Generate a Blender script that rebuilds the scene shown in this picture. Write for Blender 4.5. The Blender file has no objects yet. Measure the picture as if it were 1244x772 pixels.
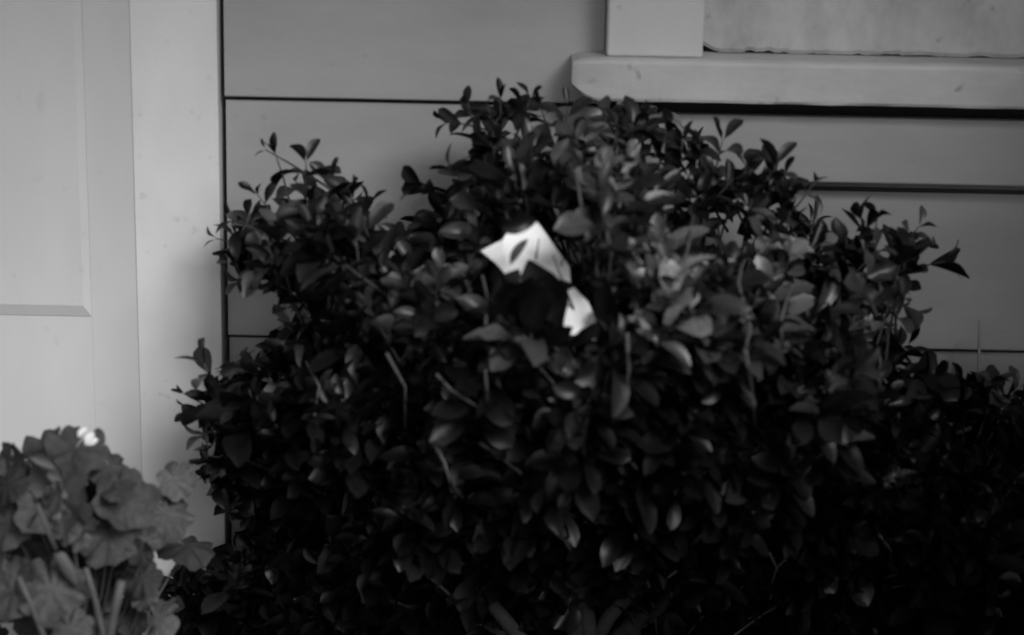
import bpy, bmesh, math, random
import numpy as np
from mathutils import Vector, Matrix, noise as mnoise

# ------------------------------------------------------------------ camera
scene = bpy.context.scene
COL = scene.collection
F = 2400.0                       # focal length in photo pixels (photo is 1244 x 772)
PITCH = math.radians(14.0)       # camera looks down
ROLL = 0.020
DIST = 3.0
TARGET = Vector((0, 0, 0.52))
RB = Matrix.Rotation(math.radians(90) - PITCH, 3, 'X')
RC = RB @ Matrix.Rotation(ROLL, 3, 'Z')
CAM = TARGET - (RC @ Vector((0, 0, -1))) * DIST
cam_data = bpy.data.cameras.new('camera')
cam_data.sensor_width = 36
cam_data.lens = 36 * F / 1244
cam_data.clip_end = 2000
cam_data.dof.use_dof = True
cam_data.dof.focus_distance = 3.2
cam_data.dof.aperture_fstop = 2.3
cam = bpy.data.objects.new('camera', cam_data)
cam.matrix_world = Matrix.Translation(CAM) @ RC.to_4x4()
COL.objects.link(cam)
scene.camera = cam

def ray(x, y):
    return RC @ Vector(((x - 622) / F, -(y - 386) / F, -1))
def at(x, y, Y=0.0):             # photo pixel -> point on the vertical plane at depth Y
    d = ray(x, y)
    return CAM + d * ((Y - CAM.y) / d.y)
def px(p):                       # point -> photo pixel + distance
    q = RC.transposed() @ (Vector(p) - CAM)
    return 622 + F * q.x / -q.z, 386 - F * q.y / -q.z, -q.z

# ------------------------------------------------------------------ world, sun, exposure
SUN_EL, SUN_AZ = math.radians(39), math.radians(35)     # azimuth: from the wall's normal towards the right
w = bpy.data.worlds.new('World'); scene.world = w; w.use_nodes = True
nt = w.node_tree; nt.nodes.clear()
sky = nt.nodes.new('ShaderNodeTexSky'); sky.sky_type = 'NISHITA'; sky.sun_disc = False
sky.sun_elevation = SUN_EL; sky.sun_rotation = math.pi - SUN_AZ
bw = nt.nodes.new('ShaderNodeRGBToBW')                   # the photograph is black and white
bg = nt.nodes.new('ShaderNodeBackground'); bg.inputs['Strength'].default_value = 0.10
out = nt.nodes.new('ShaderNodeOutputWorld')
nt.links.new(sky.outputs[0], bw.inputs[0]); nt.links.new(bw.outputs[0], bg.inputs[0]); nt.links.new(bg.outputs[0], out.inputs[0])
sl = bpy.data.lights.new('sun', 'SUN'); sl.energy = 2.0; sl.angle = math.radians(27); sl.color = (1, 1, 1)
so = bpy.data.objects.new('sun', sl)
sd = Vector((math.sin(SUN_AZ) * math.cos(SUN_EL), -math.cos(SUN_AZ) * math.cos(SUN_EL), math.sin(SUN_EL)))
so.rotation_euler = sd.to_track_quat('Z', 'Y').to_euler(); so.location = (3, -5, 6)
COL.objects.link(so)
scene.view_settings.view_transform = 'Standard'
scene.view_settings.look = 'None'
scene.view_settings.exposure = 0.8
scene.view_settings.gamma = 1.0

random.seed(11); rng = np.random.default_rng(11)
U = random.uniform

# ------------------------------------------------------------------ materials
def mat(name, v, rough=0.6, spec=0.3, var=0.0, scale=8.0, stretch=(1, 1, 1), bump=0.0, bscale=60.0, spots=0.0, objvar=0.0, trans=0.0, sss=None):
    m = bpy.data.materials.new(name); m.use_nodes = True
    n = m.node_tree.nodes; l = m.node_tree.links
    b = n['Principled BSDF']
    b.inputs['Roughness'].default_value = rough
    b.inputs['Specular IOR Level'].default_value = spec
    tc = n.new('ShaderNodeTexCoord')
    val = n.new('ShaderNodeValue'); val.outputs[0].default_value = v
    cur = val.outputs[0]
    def mul(a, bb):
        x = n.new('ShaderNodeMath'); x.operation = 'MULTIPLY'; l.new(a, x.inputs[0]); l.new(bb, x.inputs[1]); return x.outputs[0]
    def ramp(s, a0, a1, b0, b1):
        r = n.new('ShaderNodeMapRange'); r.inputs[1].default_value = a0; r.inputs[2].default_value = a1
        r.inputs[3].default_value = b0; r.inputs[4].default_value = b1; l.new(s, r.inputs[0]); return r.outputs[0]
    mp = n.new('ShaderNodeMapping'); mp.inputs['Scale'].default_value = stretch; l.new(tc.outputs['Object'], mp.inputs[0])
    if var:
        t = n.new('ShaderNodeTexNoise'); t.inputs['Scale'].default_value = scale; t.inputs['Detail'].default_value = 6
        t.inputs['Roughness'].default_value = 0.6; l.new(mp.outputs[0], t.inputs['Vector'])
        cur = mul(cur, ramp(t.outputs['Fac'], 0.25, 0.75, 1 - var, 1 + var))
    if spots:
        t = n.new('ShaderNodeTexNoise'); t.inputs['Scale'].default_value = 38; t.inputs['Detail'].default_value = 4
        l.new(tc.outputs['Object'], t.inputs['Vector'])
        cur = mul(cur, ramp(t.outputs['Fac'], 0.66, 0.74, 1.0, 1 - spots))
    if objvar:
        oi = n.new('ShaderNodeObjectInfo')
        cur = mul(cur, ramp(oi.outputs['Random'], 0, 1, 1 - objvar, 1 + objvar))
    cb = n.new('ShaderNodeCombineColor')
    for i in range(3): l.new(cur, cb.inputs[i])
    l.new(cb.outputs[0], b.inputs['Base Color'])
    if bump:
        t = n.new('ShaderNodeTexNoise'); t.inputs['Scale'].default_value = bscale; t.inputs['Detail'].default_value = 5
        l.new(mp.outputs[0], t.inputs['Vector'])
        bp = n.new('ShaderNodeBump'); bp.inputs['Strength'].default_value = bump; bp.inputs['Distance'].default_value = 0.004
        l.new(t.outputs['Fac'], bp.inputs['Height']); l.new(bp.outputs[0], b.inputs['Normal'])
    if trans:
        tr = n.new('ShaderNodeBsdfTranslucent'); l.new(cb.outputs[0], tr.inputs[0])
        mx = n.new('ShaderNodeMixShader'); mx.inputs[0].default_value = trans
        l.new(b.outputs[0], mx.inputs[1]); l.new(tr.outputs[0], mx.inputs[2]); l.new(mx.outputs[0], n['Material Output'].inputs[0])
    return m

M = {
 'siding': mat('siding_paint', 0.34, 0.6, 0.3, 0.17, 4, (0.5, 1, 1.3), 0.25, 30, 0.12),
 'trim': mat('trim_paint', 0.66, 0.5, 0.35, 0.09, 7, (1, 1, 0.5), 0.2, 35, 0.15),
 'wtrim': mat('window_trim_paint', 0.52, 0.5, 0.35, 0.07, 9, (1, 1, 0.5), 0.25, 35, 0.2),
 'sill': mat('sill_paint', 0.45, 0.55, 0.3, 0.2, 11, (0.5, 1, 1), 0.45, 45, 0.35),
 'sash': mat('weathered_sash_paint', 0.43, 0.7, 0.2, 0.32, 14, (1, 1, 0.6), 0.5, 50, 0.35),
 'door': mat('door_paint', 0.54, 0.45, 0.4, 0.09, 4, (1, 1, 0.4), 0.15, 25, 0.08),
 'backing': mat('dark_wall_board', 0.06, 0.9, 0.1, 0.2, 10),
 'soffit': mat('soffit_paint', 0.35, 0.7, 0.2, 0.08, 5),
 'glass': mat('window_glass', 0.04, 0.05, 0.5),
 'soil': mat('soil', 0.05, 0.95, 0.1, 0.5, 30, (1, 1, 1), 0.9, 60),
 'stone': mat('threshold_stone', 0.35, 0.8, 0.2, 0.15, 20, (1, 1, 1), 0.4, 60),
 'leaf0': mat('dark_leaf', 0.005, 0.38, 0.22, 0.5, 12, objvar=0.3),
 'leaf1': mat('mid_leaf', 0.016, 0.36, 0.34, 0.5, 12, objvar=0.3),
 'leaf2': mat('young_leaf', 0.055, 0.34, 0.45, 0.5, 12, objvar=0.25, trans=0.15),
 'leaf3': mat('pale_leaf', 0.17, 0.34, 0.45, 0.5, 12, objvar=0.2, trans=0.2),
 'twig': mat('twig_bark', 0.05, 0.8, 0.2, 0.4, 60, (1, 1, 1), 0.5, 90),
 'ptwig': mat('pale_twig_bark', 0.07, 0.8, 0.2, 0.4, 60, (1, 1, 1), 0.5, 90),
 'bark': mat('stem_bark', 0.018, 0.9, 0.2, 0.4, 40, (1, 1, 1), 0.8, 60),
 'ger0': mat('geranium_leaf', 0.062, 0.55, 0.3, 0.5, 4, (1, 1, 1), 0.4, 70, objvar=0.25, trans=0.2),
 'ger1': mat('dark_geranium_leaf', 0.026, 0.55, 0.3, 0.5, 4, (1, 1, 1), 0.4, 70, objvar=0.25, trans=0.15),
 'ger2': mat('pale_geranium_leaf', 0.09, 0.55, 0.3, 0.45, 4, (1, 1, 1), 0.4, 70, objvar=0.2, trans=0.25),
 'gstem': mat('geranium_stem', 0.06, 0.6, 0.25, 0.2, 50),
 'petal': mat('white_petal', 0.62, 0.5, 0.2),
 'paper': mat('white_paper', 0.9, 0.6, 0.25, 0.06, 18, (1, 1, 1), 0.2, 60, trans=0.1),
 'stake': mat('pale_stake', 0.25, 0.7, 0.2, 0.2, 60),
}

# ------------------------------------------------------------------ helpers
def link(name, me, m, parent=None):
    o = bpy.data.objects.new(name, me); COL.objects.link(o)
    if m is not None:
        for x in (m if isinstance(m, (list, tuple)) else [m]): me.materials.append(M[x] if isinstance(x, str) else x)
    if parent: o.parent = parent
    return o
def from_bm(name, bm, m, parent=None, smooth=False):
    me = bpy.data.meshes.new(name)
    bmesh.ops.recalc_face_normals(bm, faces=bm.faces[:])
    if smooth:
        for f in bm.faces: f.smooth = True
    bm.to_mesh(me); bm.free()
    return link(name, me, m, parent)
def box(name, x0, x1, y0, y1, z0, z1, m, parent=None, bev=0.0, seg=2):
    bm = bmesh.new()
    bmesh.ops.create_cube(bm, size=1, matrix=Matrix.Translation(((x0+x1)/2, (y0+y1)/2, (z0+z1)/2)) @ Matrix.Diagonal((x1-x0, y1-y0, z1-z0, 1)))
    if bev: bmesh.ops.bevel(bm, geom=bm.edges[:], offset=bev, segments=seg, affect='EDGES', profile=0.5)
    return from_bm(name, bm, m, parent)
def prism_x(name, prof, x0, x1, m, parent=None):
    bm = bmesh.new()
    a = [bm.verts.new((x0, y, z)) for y, z in prof]; b = [bm.verts.new((x1, y, z)) for y, z in prof]
    n = len(prof)
    for i in range(n): bm.faces.new((a[i], a[(i+1) % n], b[(i+1) % n], b[i]))
    bm.faces.new(a); bm.faces.new(b[::-1])
    return from_bm(name, bm, m, parent)
def tube_into(vs, fs, pts, radii, n=6):
    base = len(vs); k = len(pts)
    for i, p in enumerate(pts):
        p = Vector(p)
        t = (Vector(pts[min(i+1, k-1)]) - Vector(pts[max(i-1, 0)]))
        t = t.normalized() if t.length > 1e-9 else Vector((0, 0, 1))
        u = t.cross(Vector((0.3, 1, 0.2))).normalized(); v = t.cross(u)
        for j in range(n):
            a = 2*math.pi*j/n
            vs.append(tuple(p + (u*math.cos(a) + v*math.sin(a))*radii[i]))
    for i in range(k-1):
        for j in range(n):
            fs.append((base+i*n+j, base+i*n+(j+1) % n, base+(i+1)*n+(j+1) % n, base+(i+1)*n+j))
    fs.append(tuple(base+j for j in range(n))[::-1]); fs.append(tuple(base+(k-1)*n+j for j in range(n)))
def tube(name, pts, radii, m, parent=None, n=6):
    vs, fs = [], []; tube_into(vs, fs, pts, radii, n)
    me = bpy.data.meshes.new(name); me.from_pydata(vs, [], fs)
    for p in me.polygons: p.use_smooth = True
    return link(name, me, m, parent)
def wavy(a, b, n, amp):
    a, b = Vector(a), Vector(b); L = (b-a).length
    return [a.lerp(b, i/(n-1)) + (Vector((U(-1, 1), U(-1, 1), U(-1, 1)))*amp*L if 0 < i < n-1 else Vector()) for i in range(n)]
def thing(name, label, cat, loc):
    o = bpy.data.objects.new(name, None); COL.objects.link(o); o.location = loc
    o.empty_display_size = 0.1; o['label'] = label; o['category'] = cat
    return o

# ------------------------------------------------------------------ ground
bm = bmesh.new(); bmesh.ops.create_grid(bm, x_segments=120, y_segments=120, size=400)
for v in bm.verts:                      # dense near the house, out to the horizon
    for i in (0, 1):
        s = v.co[i]/400; v.co[i] = math.copysign(abs(s)**3*400, s)
    r = math.hypot(v.co.x, v.co.y)
    if r < 4: v.co.z = U(-0.012, 0.012)
    if v.co.y > -0.1: v.co.z = -0.02
g = from_bm('ground', bm, 'soil', smooth=True); g['kind'] = 'structure'

# ------------------------------------------------------------------ house
house = thing('house', 'painted house front with wide lapped siding boards behind the dark shrub', 'house', (0, 0, 0))
XL, XR, ZT = -3.2, 3.4, 2.2
casR0 = at(165, 300, -0.012).x; casR1 = at(267, 250, -0.012).x       # right door casing
doorR = casR0; doorL = doorR - 0.82
casL0, casL1 = doorL - 0.12, doorL
zdoor = 0.11
box('wall', XL, XR, 0.09, 0.25, -0.15, ZT, 'backing', house)
# window numbers
wx0 = at(738, 30, -0.045).x; wx1 = at(855, 30, -0.045).x             # left window casing
sillL = at(695, 95, -0.06).x
ZS0 = at(760, 123, -0.065).z; ZS1 = at(760, 71, -0.065).z            # sill front face
winR = wx1 + 0.78
zl1 = at(400, 120, 0).z                                              # lap line left of the window
zl0 = at(1200, 426, 0).z                                             # lap line low on the right
EX = zl1 - zl0
ZA = at(1120, 224, -0.022).z                                         # bottom of the apron board
rows = [zl0 - EX, zl0, zl1] + [zl1 + EX*k for k in range(1, 5)]
rows = [-0.12 if r < -0.12 else r for r in rows]
def board(x0, x1, zb, zt, lean=0.0):
    prof = [(0.0015, zb), (0.0, zb+0.002), (0.012, zt-0.006), (0.014, zt-0.0075), (0.06, zt-0.0075), (0.06, zt+0.002), (0.088, zt+0.002), (0.088, zb+0.003), (0.066, zb+0.003), (0.066, zb)]
    o = prism_x('siding_board', prof, x0, x1, 'siding', house)
    return o
for i in range(len(rows)-1):
    zb, zt = rows[i], min(rows[i+1], ZT-0.02)
    if zb >= ZT-0.05: break
    board(XL, casL0-0.008, zb, zt)
    if zb < zl1 - 0.01:
        if zt > zl1 - 0.01:
            board(casR1+0.008, wx0+0.0095, zb, zt); board(wx0+0.0105, XR, zb, ZA-0.013); board(winR+0.105, XR, ZA-0.013, zt-0.03)
        else: board(casR1+0.008, XR, zb, zt)
    else:
        board(casR1+0.008, wx0-0.0015, zb, zt); board(winR+0.1185, XR, zb, zt)
# door
door = bpy.data.objects.new('door', None); COL.objects.link(door); door.parent = house
dh = 2.02
panR = at(113, 370, 0.0).x; panB = at(60, 381, 0.0).z
st = doorR - panR
box('stile', panR, doorR+0.003, -0.0115, 0.05, zdoor, zdoor+dh, 'door', door, 0.0006)
box('stile', doorL+0.004, doorL+st, -0.0115, 0.05, zdoor, zdoor+dh, 'door', door, 0.002)
def rail(z0, z1): box('rail', doorL+st-0.003, panR+0.003, -0.011, 0.05, z0, z1, 'door', door, 0.0004)
rail(zdoor, panB); rail(panB+0.72, panB+0.84); rail(zdoor+dh-0.12, zdoor+dh)
def raised_panel(x0, x1, z0, z1):
    bm = bmesh.new(); c = 0.018
    f = lambda x0, x1, z0, z1, y: [bm.verts.new(p) for p in ((x0, y, z0), (x1, y, z0), (x1, y, z1), (x0, y, z1))]
    a = f(x0, x1, z0, z1, 0.045); b = f(x0, x1, z0, z1, -0.0125); d = f(x0+c, x1-c*0.6, z0+c, z1-c, -0.019)
    for p, q in ((a, b), (b, d)):
        for i in range(4): bm.faces.new((p[i], p[(i+1) % 4], q[(i+1) % 4], q[i]))
    bm.faces.new(d); bm.faces.new(a)
    return from_bm('panel', bm, 'door', door)
raised_panel(doorL+st, panR, panB, panB+0.72); raised_panel(doorL+st, panR, panB+0.84, zdoor+dh-0.12)
kn = []
for i, (r, y) in enumerate(((0.008, 0.0), (0.008, -0.03), (0.022, -0.038), (0.027, -0.05), (0.022, -0.064), (0.004, -0.068))): kn.append((r, y))
tube('handle', [(doorL+0.06, y, zdoor+0.95) for r, y in kn], [r for r, y in kn], 'stake', door, 14)
box('door_casing', casR0, casR1, -0.014, 0.088, zdoor-0.05, zdoor+dh+0.004, 'trim', house, 0.0015)
box('door_casing', casL0, casL1, -0.014, 0.088, zdoor-0.05, zdoor+dh+0.004, 'trim', house, 0.0015)
box('door_casing', casL0-0.02, casR1+0.02, -0.02, 0.088, zdoor+dh+0.006, ZT-0.02, 'trim', house, 0.003)
box('threshold', casL0-0.02, casR1+0.004, -0.07, 0.087, -0.1, zdoor-0.053, 'stone', house, 0.006)
# window
win = bpy.data.objects.new('window', None); COL.objects.link(win); win.parent = house
WT = ZS1 + 1.12
box('window_casing', wx0, wx1, -0.05, 0.086, ZS1+0.0005, WT, 'wtrim', win, 0.004, 3)
box('window_casing', winR, winR+0.117, -0.05, 0.086, ZS1+0.0005, WT, 'wtrim', win, 0.004, 3)
box('window_casing', wx0-0.02, winR+0.137, -0.056, 0.086, WT+0.002, min(WT+0.12, ZT-0.02), 'trim', win, 0.004)
# sill: rounded left end, worn edges
bm = bmesh.new()
NX = 90; x_end = winR + 0.16
prof = [(-0.066, ZS0), (-0.068, ZS0+0.004), (-0.068, ZS1-0.008), (-0.064, ZS1-0.003), (-0.057, ZS1), (0.086, ZS1+0.006), (0.086, ZS0), (-0.04, ZS0)]
rings = []
for i in range(NX+1):
    t = i/NX; x = sillL + (x_end-sillL)*(t**1.6)
    e = x - sillL; rnd = max(0, 1-e/0.045)
    low = 0.020*rnd**2.2                            # lower corner worn round
    ins = 0.006*rnd**4
    ring = []
    for k, (y, z) in enumerate(prof):
        zz = z
        if z < (ZS0+ZS1)/2: zz = z + low
        else: zz = z - 0.004*rnd**3
        wob = 0.0016*(mnoise.noise((x*14, k*0.8, 1.3)) + 0.5*mnoise.noise((x*45, k*0.8, 4.1)))
        ring.append(bm.verts.new((x + (ins if k in (0, 4) else 0), y + (ins if y < 0 else 0) + wob*(y < 0), zz + wob*0.4*(y < 0))))
    rings.append(ring)
n = len(prof)
for i in range(NX):
    for k in range(n): bm.faces.new((rings[i][k], rings[i][(k+1) % n], rings[i+1][(k+1) % n], rings[i+1][k]))
bm.faces.new(rings[0]); bm.faces.new(rings[-1][::-1])
from_bm('sill', bm, 'sill', win)
# apron board under the sill
box('apron', wx0+0.01, winR+0.10, -0.026, -0.0015, ZA, ZS0-0.023, 'siding', win, 0.003)
# sash: lower rail with a cracked, uneven bottom edge
zr = ZS1 + 0.0036
bm = bmesh.new(); NXs = 160; top = zr+0.13
A, B, C, D = [], [], [], []
for i in range(NXs+1):
    x = wx1 + 0.001 + (winR - wx1 - 0.002)*i/NXs
    e = zr + 0.0075*max(0, mnoise.noise((x*22, 3.1, 0.4))-0.02) + 0.005*max(0, mnoise.noise((x*70, 8.1, 0.4))) + (0.009*max(0, 1-(x-wx1)/0.03))
    yy = 0.002 + 0.002*mnoise.noise((x*30, 5, 2))
    A.append(bm.verts.new((x, yy+0.004, e))); B.append(bm.verts.new((x, yy, e+0.006+0.003*mnoise.noise((x*40, 1, 1))))); C.append(bm.verts.new((x, 0.002, top))); D.append(bm.verts.new((x, 0.05, top)))
for i in range(NXs):
    for p, q in ((A, B), (B, C), (C, D)): bm.faces.new((p[i], p[i+1], q[i+1], q[i]))
from_bm('sash', bm, 'sash', win, smooth=False)
box('sash', wx1+0.001, wx1+0.055, 0.004, 0.05, top+0.001, WT-0.001, 'sash', win, 0.003)
box('sash', winR-0.055, winR-0.001, 0.004, 0.05, top+0.001, WT-0.001, 'sash', win, 0.003)
box('sash', wx1+0.0555, winR-0.0555, 0.005, 0.05, WT-0.07, WT-0.0015, 'sash', win, 0.003)
zm = (top+WT-0.07)/2
box('sash', wx1+0.0555, winR-0.0555, 0.006, 0.05, zm-0.02, zm+0.02, 'sash', win, 0.003)
box('pane', wx1+0.056, winR-0.056, 0.03, 0.034, top+0.001, zm-0.0205, 'glass', win)
box('pane', wx1+0.056, winR-0.056, 0.03, 0.034, zm+0.0205, WT-0.0705, 'glass', win)
# unseen eave, made deep to shade the upper wall
ev = box('eave', XL-0.1, XR+0.1, -1.50, 0.25, ZT+0.002, ZT+0.03, 'soffit', house)
box('fascia', XL-0.1, XR+0.1, -1.525, -1.501, ZT-0.03, ZT+0.15, 'trim', house, 0.003)
prism_x('roof', [(-1.58, ZT+0.152), (-1.58, ZT+0.175), (2.4, ZT+1.3), (2.4, ZT+0.152)], XL-0.15, XR+0.15, 'backing', house)

# ------------------------------------------------------------------ unseen board fence, added beyond the window to shade the right wall
FX, FH = 1.16, 1.45
fence = thing('shade_fence', 'unseen upright board fence added beyond the window to shade the right wall', 'fence', (FX, -0.1, 0))
fmesh = None
for k in range(17):
    o = box('shade_board', -0.009, 0.009, -0.055, 0.055, 0.02, FH, 'stake', fence, 0.002) if fmesh is None else bpy.data.objects.new('shade_board', fmesh)
    if fmesh is None: fmesh = o.data
    else: COL.objects.link(o); o.parent = fence
    o.location = (0, -0.06-0.116*k, U(-.006, .006))
for y in (-0.06, -0.95, -1.9): box('post', 0.038, 0.118, y-0.04, y+0.04, -0.02, FH-0.03, 'stake', fence, 0.003)
for z in (0.3, 1.0): box('rail', 0.0095, 0.0375, -1.95, -0.01, z, z+0.07, 'stake', fence, 0.002)

# ------------------------------------------------------------------ leaf meshes
def leaf_mesh(name, length, width, fold, curl, twist, m, tip=0.75):
    rows_, cols = 8, 5
    vs, fs = [], []
    for i in range(rows_):
        t = i/(rows_-1)
        wv = width*0.5*(max(0.0, math.sin(math.pi*min(1, t**tip)))**0.62)*(0.8+0.2*t)
        if i == 0: wv = width*0.04
        if i == rows_-1: wv = width*0.05
        for j in range(cols):
            s = (j-(cols-1)/2)/((cols-1)/2)
            x = s*wv*math.cos(fold*abs(s)); z = abs(s)*wv*math.sin(fold) - curl*length*t*t + 0.02*length*math.sin(t*9+s*2)*abs(s)
            z += twist*s*wv*t
            vs.append((x, t*length, z))
    for i in range(rows_-1):
        for j in range(cols-1):
            a = i*cols+j; fs.append((a, a+1, a+cols+1, a+cols))
    me = bpy.data.meshes.new(name); me.from_pydata(vs, [], fs)
    for p in me.polygons: p.use_smooth = True
    me.materials.append(M[m]); return me
LEAFM = []
for mi, mn in enumerate(('leaf0', 'leaf1', 'leaf2', 'leaf3')):
    LEAFM.append([leaf_mesh('shrub_leaf', 1, U(0.48, 0.68), U(0.1, 0.7), U(-0.15, 0.5), U(-0.9, 0.9), mn, U(1.05, 1.5)) for k in range(9)])

def leaf_matrix(pos, axis, nrm, size):
    y = Vector(axis).normalized(); z = Vector(nrm) - y*Vector(nrm).dot(y)
    if z.length < 1e-4: z = y.orthogonal()
    z.normalize(); x = y.cross(z)
    m = Matrix((x, y, z)).transposed().to_4x4()
    return Matrix.Translation(pos) @ m @ Matrix.Diagonal((size, size, size, 1))

# ------------------------------------------------------------------ shrub
SIL = [(198,790),(194,715),(212,694),(255,690),(296,655),(300,640),(282,612),(262,590),(240,556),(246,535),(236,500),(242,445),(262,432),(292,446),(318,418),(348,405),(346,368),(300,352),(276,340),(272,300),(276,268),(300,250),(312,230),(345,222),(372,205),(388,222),(412,214),(440,238),(470,240),(488,262),(520,252),(530,232),(548,206),(572,182),(566,156),(570,128),(600,118),(650,124),(690,124),(760,128),(815,134),(838,152),(856,188),(900,204),(930,198),(958,200),(978,222),(1000,244),(1008,272),(1032,286),(1056,268),(1082,272),(1100,290),(1122,300),(1112,345),(1104,388),(1130,430),(1170,458),(1205,462),(1244,470),(1300,500),(1330,640),(1330,860),(198,860)]
SP = np.array(SIL, float)
def inside(x, y):
    c = False; n = len(SIL); j = n-1
    for i in range(n):
        xi, yi = SIL[i]; xj, yj = SIL[j]
        if (yi > y) != (yj > y) and x < (xj-xi)*(y-yi)/(yj-yi)+xi: c = not c
        j = i
    return c
def edge_dist(x, y):
    a = SP; b = np.roll(SP, -1, 0); p = np.array((x, y)); d = b-a
    t = np.clip(((p-a)*d).sum(1)/(d*d).sum(1), 0, 1)
    return float(np.hypot(*(a+d*t[:, None]-p).T).min())
def front(x, y):      # how far the crown bulges from the wall at this pixel
    e = edge_dist(x, y) if inside(x, y) else 0
    lump = 0.035*math.sin(x*0.019+1)*math.sin(y*0.024+2) + 0.025*math.sin(x*0.043+y*0.03)
    return 0.20 + 0.34*(1-math.exp(-e/130)) + lump*min(1, e/40) - 0.24*min(1, max(0, (y-420)/330))*min(1, e/60)
shrub = thing('shrub', 'dense dark leafy shrub growing against the siding below the window', 'shrub', (0.12, -0.16, 0))
SB = Vector((0.12, -0.16, 0))
CORE = Vector((0.14, -0.2, 0.22))
leaves = []      # (matrix, shade, variant)
tw_v, tw_f = [], []
DROP = 14
PAPER = [(578,305),(603,330),(618,350),(640,396),(680,412),(726,412),(726,385),(702,352),(698,322),(655,268),(620,268),(604,292)]
def in_poly(x, y, P):
    c = False; j = len(P)-1
    for i in range(len(P)):
        xi, yi = P[i]; xj, yj = P[j]
        if (yi > y) != (yj > y) and x < (xj-xi)*(y-yi)/(yj-yi)+xi: c = not c
        j = i
    return c
PAPER_D = 0.40
def add_leaf(pos, axis, nrm, size, shade=None, force=False):
    mtx = leaf_matrix(pos, axis, nrm, size)
    if not force:
        for t in (0.0, 0.5, 1.0):
            x, y, _ = px(mtx @ Vector((0, t, 0)))
            if not inside(x, y) and edge_dist(x, y) > (4 if t < 1 else DROP): return
        for t in (0, 0.35, 0.7, 1.0):
            for s in (-0.25, 0, 0.25):
                p = mtx @ Vector((s, t, 0)); x, y, _ = px(p)
                if in_poly(x, y, PAPER) and -p.y > PAPER_D-0.03: return
        if (mtx.translation.y > -0.035) or (mtx @ Vector((0, 1, 0))).y > -0.03: return
    if shade is None:
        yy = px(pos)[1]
        g_ = mnoise.noise(pos*11) + 0.5*mnoise.noise(pos*27) + random.gauss(0, 0.22) - 0.0042*max(0, yy-400) + (0.14 if px(pos)[0] > 720 and yy < 460 else 0)   # clumps of young growth; shade painted into lower leaves, light into the right middle
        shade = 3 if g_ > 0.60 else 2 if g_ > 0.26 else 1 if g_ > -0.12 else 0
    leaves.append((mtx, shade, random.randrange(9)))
def shoot(tip, d, n_pairs=4, size=0.046, gap=0.017, force=False, shade=None, stem=0.16):
    tip = Vector(tip); d = Vector(d).normalized()
    u = d.cross(Vector((U(-1, 1), U(-1, 1), U(-0.3, 0.3)))).normalized(); v = d.cross(u)
    bend = Vector((U(-1, 1), U(-1, 1), U(-0.5, 0.2)))*0.05
    pts = [tip - d*stem*(1-i/4) + bend*((1-i/4)**2) for i in range(5)]
    k0 = 4
    while k0 > 0 and (inside(*px(pts[k0-1])[:2]) or force): k0 -= 1
    if k0 < 4 and (px(tip)[1] < 330 or force or random.random() < 0.05): tube_into(tw_v, tw_f, pts[k0:], [0.0022, 0.002, 0.0018, 0.0014, 0.0008][k0:], 5)
    for k in range(n_pairs):
        p = tip - d*(gap*k)
        a = math.radians(U(18, 40) if k == 0 else U(38, 78))
        s = size*(U(0.55, 0.8) if k == 0 else U(0.8, 1.15))
        for sg in (1, -1):
            if random.random() < 0.08 and not force: continue
            q = (u if k % 2 == 0 else v)*sg
            q = (q + Vector((U(-.3, .3), U(-.3, .3), U(-.3, .3)))).normalized()
            ax = d*math.cos(a) + q*math.sin(a) + Vector((0, 0, U(-0.12, 0.05)))
            add_leaf(p + q*0.002, ax, d*1.0 - q*0.35 + Vector((U(-.3, .3), U(-.3, .3), U(-.2, .3))), s, shade, force)
N_SH = 1450
cnt = 0; tries = 0
while cnt < N_SH and tries < 20000:
    tries += 1
    x, y = U(190, 1325), (U(110, 850) if cnt < 950 else U(470, 850))
    if not inside(x, y): continue
    if y < 260 and random.random() < 0.12: continue
    fd = front(x, y)
    dep = fd - abs(random.gauss(0, 0.05)) if random.random() < 0.72 else U(0.07, max(0.09, fd-0.05))
    dep = max(0.07, dep)
    p = at(x, y, -dep)
    if p.z < 0.03: continue
    d = (p - CORE); d.normalize()
    d = d*0.7 + Vector((U(-.5, .5), U(-.75, .15), U(0.25, 0.95)))
    shoot(p, d, random.choice((3, 4, 4, 5)), U(0.038, 0.068)*(0.9 if y < 260 else 1.0))
    cnt += 1
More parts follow.
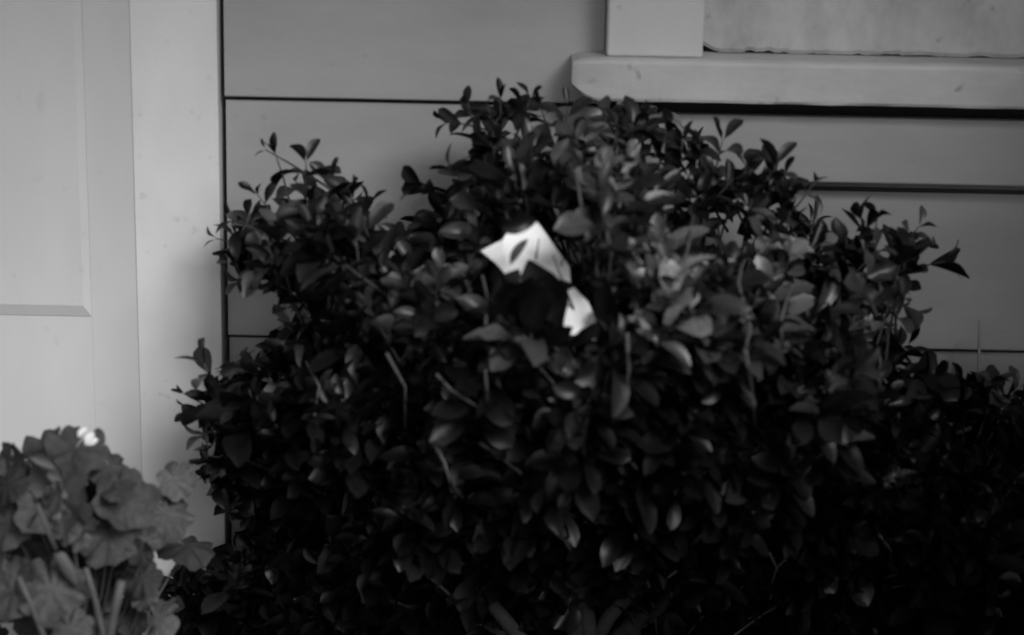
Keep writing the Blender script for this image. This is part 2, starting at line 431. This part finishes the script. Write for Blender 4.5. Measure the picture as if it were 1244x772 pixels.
# outline shoots that the photograph shows one by one: tip pixel, image direction, depth, pairs, leaf length
OUT = [((334,186),(-0.35,1),.16,1,.030),((322,182),(-.9,.5),.16,1,.020),((372,196),(.05,1),.18,2,.044),((402,222),(-.2,1),.20,3,.042),((312,236),(-.5,.8),.18,3,.042),
 ((284,268),(-.9,.4),.14,3,.036),((262,290),(-1,.2),.12,1,.022),((292,342),(-1,-.05),.16,2,.040),((448,246),(.3,1),.22,3,.040),
 ((512,226),(-1,.35),.20,2,.040),((546,204),(-.8,.7),.20,2,.036),((544,148),(-1,.15),.16,2,.036),((568,126),(-.3,1),.16,2,.036),((608,118),(0,1),.16,3,.038),((644,120),(.2,1),.16,3,.036),((690,128),(.1,1),.18,3,.038),
 ((878,170),(.12,1),.20,2,.040),((848,178),(-.6,.8),.18,1,.028),((908,202),(-.2,1),.20,3,.040),((942,200),(.1,1),.22,3,.044),((990,222),(.5,.9),.20,2,.026),
 ((1046,266),(-.3,1),.20,3,.036),((1066,264),(.1,1),.2,2,.030),((1118,274),(.6,.9),.18,2,.030),((1148,318),(1,.25),.16,2,.050),((1112,380),(.9,-.5),.16,2,.036),((1128,300),(.9,.3),.15,1,.024),
 ((248,442),(-.5,1),.22,2,.044),((222,478),(-1,.55),.20,1,.020),((232,500),(-1,.1),.22,3,.040),((248,528),(-1,-.1),.22,3,.040),((258,560),(-.7,-.3),.22,3,.040),
 ((1208,470),(.1,1),.2,3,.046),((1234,472),(.4,1),.2,3,.046),((1168,470),(-.2,1),.2,3,.040),((700,170),(0,1),.26,3,.044),((770,150),(.1,1),.22,3,.042),((810,160),(.3,1),.22,3,.042),((640,190),(-.2,1),.28,3,.044),((590,190),(-.4,1),.24,3,.044)]
for (t, (dx, dz), dep, n, s) in OUT:
    shoot(at(t[0], t[1], -dep), Vector((dx, U(-.35, -.05), dz)), n, s*1.22, 0.020, True, random.choice((0, 0, 1, 1, 2)), 0.14)
# leaves lying over the paper: base pixel, tip pixel, length, width comes from the mesh
def px_leaf(b, t, dep, shade, nrm=(0, -1, 0.25), lean=0.035, thin=1.0):
    B_, T_ = at(*b, -dep), at(*t, -dep-lean)
    add_leaf(B_, T_-B_, Vector(nrm), (T_-B_).length, shade, True)
    m_, a_, b_ = leaves[-1]; leaves[-1] = (m_ @ Matrix.Diagonal((thin, 1, 1, 1)), a_, b_)
px_leaf((620,322),(634,293),.435,2,(-.6,-1,0), .01, .7)
dn = (-.35, -1, -.45)                       # a drooping dark cluster in front of the paper's middle
for b_, t_, d_, n_ in (((604,376),(628,346),.45,dn),((620,392),(648,332),.455,dn),((682,400),(656,334),.46,(.5,-1,-.5)),((640,408),(664,340),.465,dn),((598,386),(622,342),.45,dn),((652,410),(674,352),.455,(.3,-1,-.5)),
                       ((632,400),(600,352),.452,dn),((700,348),(664,352),.45,(.1,-1,-.3)),((690,420),(724,404),.455,(0,-1,-.5)),((640,418),(692,408),.46,(0,-1,-.6)),
                       ((652,268),(624,272),.44,(.2,-1,.4)),((745,405),(728,352),.45,dn)):
    px_leaf(b_, t_, d_, 0, n_)
# the 300 leaves that show largest become parts, the rest one mass
S = 2; W_, H_ = 1244//S, 772//S
zb_ = np.full((H_, W_), 1e9); ib = np.full((H_, W_), -1)
grid = [Vector((s*0.24*math.sin(math.pi*min(1, t**1.1)), t, 0)) for t in (0.1, .22, .34, .46, .58, .7, .82, .94) for s in (-1, -.6, -.2, .2, .6, 1)]
GA = np.array([(g_.x, g_.y, g_.z, 1) for g_ in grid]).T
RCi = np.array(RC.transposed()); CA = np.array(CAM)
for li, (m_, sh, va) in enumerate(leaves):
    P = (np.array(m_) @ GA)[:3].T
    q = (RCi @ (P-CA).T).T
    ix = ((622+F*q[:, 0]/-q[:, 2])/S).astype(int); iy = ((386-F*q[:, 1]/-q[:, 2])/S).astype(int); d_ = -q[:, 2]
    for a_, b_, c_ in zip(ix, iy, d_):
        for ddx in (0, 1):
            for ddy in (0, 1):
                A_, B_ = a_+ddx, b_+ddy
                if 0 <= A_ < W_ and 0 <= B_ < H_ and c_ < zb_[B_, A_]: zb_[B_, A_] = c_; ib[B_, A_] = li
seen = np.bincount(ib[ib >= 0], minlength=len(leaves))
order = np.argsort(-seen); single = set(int(i) for i in order[:300])
inv = Matrix.Translation(-SB)
MV, MF, MM = [], [], []
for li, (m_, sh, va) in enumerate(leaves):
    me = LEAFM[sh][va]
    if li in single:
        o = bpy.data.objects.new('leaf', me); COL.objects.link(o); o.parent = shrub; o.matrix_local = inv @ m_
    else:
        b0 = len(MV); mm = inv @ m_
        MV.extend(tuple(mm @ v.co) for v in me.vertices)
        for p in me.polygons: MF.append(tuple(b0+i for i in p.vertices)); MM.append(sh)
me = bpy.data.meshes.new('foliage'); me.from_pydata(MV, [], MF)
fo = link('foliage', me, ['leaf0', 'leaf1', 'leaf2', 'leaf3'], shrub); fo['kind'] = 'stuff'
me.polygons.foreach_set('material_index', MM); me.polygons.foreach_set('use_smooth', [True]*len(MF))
# stems
me = bpy.data.meshes.new('twigs'); me.from_pydata([tuple(Vector(v)-SB) for v in tw_v], [], tw_f)
t_ = link('twigs', me, 'twig', shrub); t_['kind'] = 'stuff'
for p in me.polygons: p.use_smooth = True
for (x, y, d, r) in ((330,300,.16,.008),(420,380,.24,.010),(560,260,.24,.010),(700,220,.24,.011),(840,260,.24,.010),(960,320,.24,.010),(1080,380,.22,.009),(1180,520,.24,.009),(300,560,.22,.009)):
    e = at(x, y, -d) - SB
    b0 = Vector((U(-.07, .07), U(-.04, .04), -0.01))
    pts = [b0] + [b0.lerp(e, k/6) + Vector((U(-.02, .02), U(-.02, .02), 0.05*math.sin(math.pi*k/6))) for k in range(1, 6)] + [e]
    tube('branch', pts, [r*1.5*(1-0.8*k/6) for k in range(7)], 'bark', shrub, 8)
TW = [([(530,455),(548,474),(592,502)],.0026),([(583,538),(604,552),(634,576)],.0026),([(527,538),(540,562),(546,584),(562,605)],.0030),([(772,648),(780,690),(794,726),(798,772)],.0026),([(794,726),(806,706),(822,694)],.0022),
 ([(905,425),(912,465),(918,520)],.0032),([(762,405),(764,450),(758,492)],.0022),([(586,335),(592,362),(590,395)],.0024),([(590,450),(592,490)],.0022),([(732,525),(752,545),(774,570)],.0026),
 ([(905,300),(897,345),(912,400),(905,425)],.0026),([(842,262),(836,300),(828,335)],.0022),([(735,270),(742,310),(738,350)],.0022),([(690,196),(702,222),(706,250)],.0022),([(470,430),(492,470),(492,520)],.0022),([(372,440),(388,470),(382,505)],.0022),([(960,350),(948,392),(952,430)],.0022),([(1010,540),(990,560),(975,580)],.0022),([(935,672),(944,690),(934,720)],.0022),([(944,690),(956,678)],.0018),([(1068,650),(1082,668),(1090,700)],.002),
 ([(1190,392),(1189,440)],.0)]
for pts_, r in TW[:-1]:
    P = [at(x, y, -(front(x, y)+0.018)) - SB for x, y in pts_]
    tube('twig', P, [r*(1-.12*k) for k in range(len(P))], 'ptwig', shrub, 6)

# ------------------------------------------------------------------ white paper caught in the shrub
def crumpled():
    PP = [(584,308),(602,322),(616,336),(626,352),(650,366),(682,370),(683,400),(704,399),(721,406),(724,386),(714,364),(693,345),(692,326),(653,276),(624,277),(610,296)]
    c = Vector((0, 0, 0)); loc = at(655, 400, -PAPER_D)
    bm = bmesh.new()
    vs = [bm.verts.new(at(x, y, -PAPER_D + 0.004*math.sin(x*.05)) - loc) for x, y in PP]
    es = [bm.edges.new((vs[i], vs[(i+1) % len(vs)])) for i in range(len(vs))]
    bmesh.ops.triangle_fill(bm, use_beauty=True, edges=es)
    bmesh.ops.subdivide_edges(bm, edges=bm.edges[:], cuts=3, use_grid_fill=True)
    for v in bm.verts:
        x, z = v.co.x, v.co.z
        v.co.y += 0.0022*abs(math.sin(x*70+z*30)) + 0.002*mnoise.noise((x*60, z*60, 0.5)) + 0.5*(z-0.07)
    bmesh.ops.recalc_face_normals(bm, faces=bm.faces[:])
    r = bmesh.ops.solidify(bm, geom=bm.faces[:], thickness=0.0025)
    return bm, loc
bm, loc = crumpled()
o = from_bm('paper_wrapper', bm, 'paper'); o.location = loc
o['label'] = 'crumpled bright white paper caught among the dark shrub leaves'; o['category'] = 'paper'

# ------------------------------------------------------------------ thin stake by the right end of the shrub
p0, p1 = at(1189, 470, -0.06), at(1190, 390, -0.05)
base = p0 + (p0-p1)*((p0.z+0.02)/(p1.z-p0.z)); 
o = tube('garden_stake', [tuple(base-base), tuple((p0-base)), tuple((p1-base))], [.0028, .0026, .002], 'stake', None, 8); o.location = base
o['label'] = 'thin pale stake standing upright against the siding beside the shrub'; o['category'] = 'stake'

# ------------------------------------------------------------------ geranium
ger = thing('geranium', 'grey leafy geranium with round scalloped leaves in front of the door', 'plant', (0, 0, 0))
GB = at(90, 800, -0.38); GB.z = 0.0; ger.location = GB
def ger_mesh(seed, m, cup):
    r_ = random.Random(seed); vs, fs = [(0, 0, 0)], []
    NA, NR = 42, 5; lob = r_.choice((6, 7, 8)); ph = r_.uniform(0, 1)
    gapA = 0.10
    for k in range(1, NR+1):
        rr = k/NR
        for a in range(NA):
            th = gapA/2 + (2*math.pi-gapA)*a/(NA-1)
            lobe = abs(math.sin(lob*(th-gapA/2)/(2*math.pi-gapA)*math.pi))
            R = rr*(1 - 0.24*(1-lobe**0.6)*rr*rr + 0.02*math.sin(th*23+ph*9)*rr)
            vein = abs(math.cos(lob*(th-gapA/2)/(2*math.pi-gapA)*math.pi))
            z = cup*rr*rr + 0.13*rr*(lobe-0.5) + 0.16*rr*rr*math.sin(th*3+ph*6) + 0.07*rr**3*math.sin(th*11+ph*20) - 0.05*vein**4*rr
            vs.append((-R*math.cos(th+math.pi/2), R*math.sin(th+math.pi/2)*-1, z))
    for a in range(NA-1): fs.append((0, 1+a, 2+a))
    for k in range(NR-1):
        for a in range(NA-1):
            b = 1+k*NA+a; fs.append((b, b+NA, b+NA+1, b+1))
    me = bpy.data.meshes.new('geranium_leaf'); me.from_pydata(vs, [], fs)
    for p in me.polygons: p.use_smooth = True
    me.materials.append(M[m]); return me
GM = [[ger_mesh(k*17+j, mn, (-0.25, 0.12, 0.3, -0.1, 0.2, -0.35)[j]) for j in range(6)] for k, mn in enumerate(('ger0', 'ger1', 'ger2'))]
# centre pixel, radius pixel, depth, tilt (normal: right, towards camera, up), shade
GL = [((52,548),34,.40,(-.3,.5,.8),0),((92,545),36,.43,(.1,.6,.75),0),((132,566),27,.41,(.5,.5,.7),0),((12,572),34,.42,(-.5,.5,.6),1),((70,605),48,.46,(-.1,.8,.5),0),
 ((150,610),38,.43,(.4,.7,.5),0),((214,584),24,.36,(.2,.9,.2),2),((200,622),36,.38,(.4,.7,.6),0),((132,650),38,.44,(.1,.7,.6),0),((8,635),36,.45,(-.4,.8,.4),0),
 ((178,656),18,.42,(.2,.9,.2),2),((62,715),42,.50,(0,.8,.5),0),((85,764),26,.52,(.1,.9,.3),2),((196,752),27,.44,(.8,.5,.1),2),((14,720),38,.48,(-.4,.8,.4),0),
 ((226,662),34,.30,(.3,.3,.8),1),((105,590),26,.36,(0,.6,.7),1),((35,600),30,.37,(0,.6,.7),1),((118,625),30,.38,(.3,.6,.6),0),((35,660),30,.42,(-.2,.8,.5),1),
 ((95,680),34,.36,(0,.7,.6),1),((165,700),26,.34,(.2,.8,.4),1),((40,760),34,.45,(-.2,.8,.4),1),((140,755),30,.36,(.2,.8,.4),1),((10,680),30,.38,(-.2,.8,.4),1),((175,635),26,.35,(.3,.6,.6),1),((60,640),40,.34,(0,.8,.5),1),((20,600),36,.33,(0,.8,.5),1),((120,600),36,.33,(0,.8,.5),1),((110,690),36,.32,(0,.8,.5),1),((40,720),40,.33,(0,.8,.5),1),((-30,600),40,.42,(-.6,.6,.5),0),((-20,690),40,.46,(-.5,.6,.5),0),((110,720),24,.34,(.1,.8,.3),1)]
for k in range(26):                       # smaller leaves filling the clump
    cx_, cy_ = U(-10, 185), U(560, 780)
    GL.append(((cx_, cy_), U(15, 25), U(.34, .50), (U(-.6, .6), U(.3, 1), U(.1, .8)), random.choice((0, 0, 1, 1, 2))))
for (c, r, dep, nrm, sh) in GL:
    nrm = (nrm[0]+U(-.3, .3), nrm[1]+U(-.25, .25), nrm[2]+U(-.2, .3))
    p = at(*c, -dep); s = r*1.08*(-(RC.transposed() @ (p-CAM)).z)/F
    nz = Vector((nrm[0], -nrm[1], nrm[2])).normalized()
    att = Vector((U(-.3, .3), 0, -1)); y = (att - nz*att.dot(nz)).normalized()
    x = y.cross(nz)
    mt = Matrix((x, y, nz)).transposed().to_4x4()
    o = bpy.data.objects.new('leaf', GM[sh][random.randrange(6)]); COL.objects.link(o); o.parent = ger
    o.matrix_local = Matrix.Translation(p-GB) @ mt @ Matrix.Diagonal((s*U(.95, 1.1), s, s, 1))
    st0 = p - GB; b0 = Vector((U(-.03, .03), U(-.03, .03), max(0.02, st0.z*0.3)))
    mid = b0.lerp(st0, 0.6) + Vector((0, 0.035, -0.02))
    tube('petiole', [b0, mid, st0 - nz*0.006], [.0022, .0019, .0015], 'gstem', o, 5).parent = ger
for pts_, r in (([(45,612),(56,640),(68,668)],.0035),([(104,690),(114,722),(126,772),(128,800)],.0042),([(148,706),(140,740),(134,772),(130,800)],.0062),([(22,700),(40,740),(60,790)],.004)):
    P = [at(x, y, -.51) - GB for x, y in pts_]
    if pts_[-1][1] >= 790: P.append(Vector((P[-1].x*.4, P[-1].y*.4, 0)))
    tube('stem', P, [r]*len(P), 'gstem', ger, 8)
def blob(name, x, y, rx, rz, dep, m, rot=0):
    p = at(x, y, -dep) - GB; k = DIST/F
    bm = bmesh.new(); bmesh.ops.create_uvsphere(bm, u_segments=10, v_segments=6, radius=1)
    for v in bm.verts: v.co.z += 0.25*v.co.x*v.co.x; v.co *= 1+0.12*math.sin(v.co.x*5+v.co.z*4)
    o = from_bm(name, bm, m, ger, True); o.matrix_local = Matrix.Translation(p) @ Matrix.Rotation(rot, 4, 'Y') @ Matrix.Diagonal((rx*k, min(rx, rz)*k*.7, rz*k, 1))
pet = leaf_mesh('petal', 1, .75, .5, .3, .2, 'petal', 1.2)
for b_, t_, d_ in (((104,541),(112,527),.47),((106,540),(117,534),.472),((95,531),(103,521),.468),((36,556),(66,568),.47)):
    if b_[0] == 36: pet = leaf_mesh('petal', 1, .4, .5, .3, .2, 'gstem', 1.2)
    B_, T_ = at(*b_, -d_), at(*t_, -d_-.003)
    o = bpy.data.objects.new('petal', pet); COL.objects.link(o); o.parent = ger
    o.matrix_local = Matrix.Translation(-GB) @ leaf_matrix(B_, T_-B_, (0.1, -1, .5), (T_-B_).length)
blob('bud', 82, 690, 8, 21, .50, 'gstem', -.55)
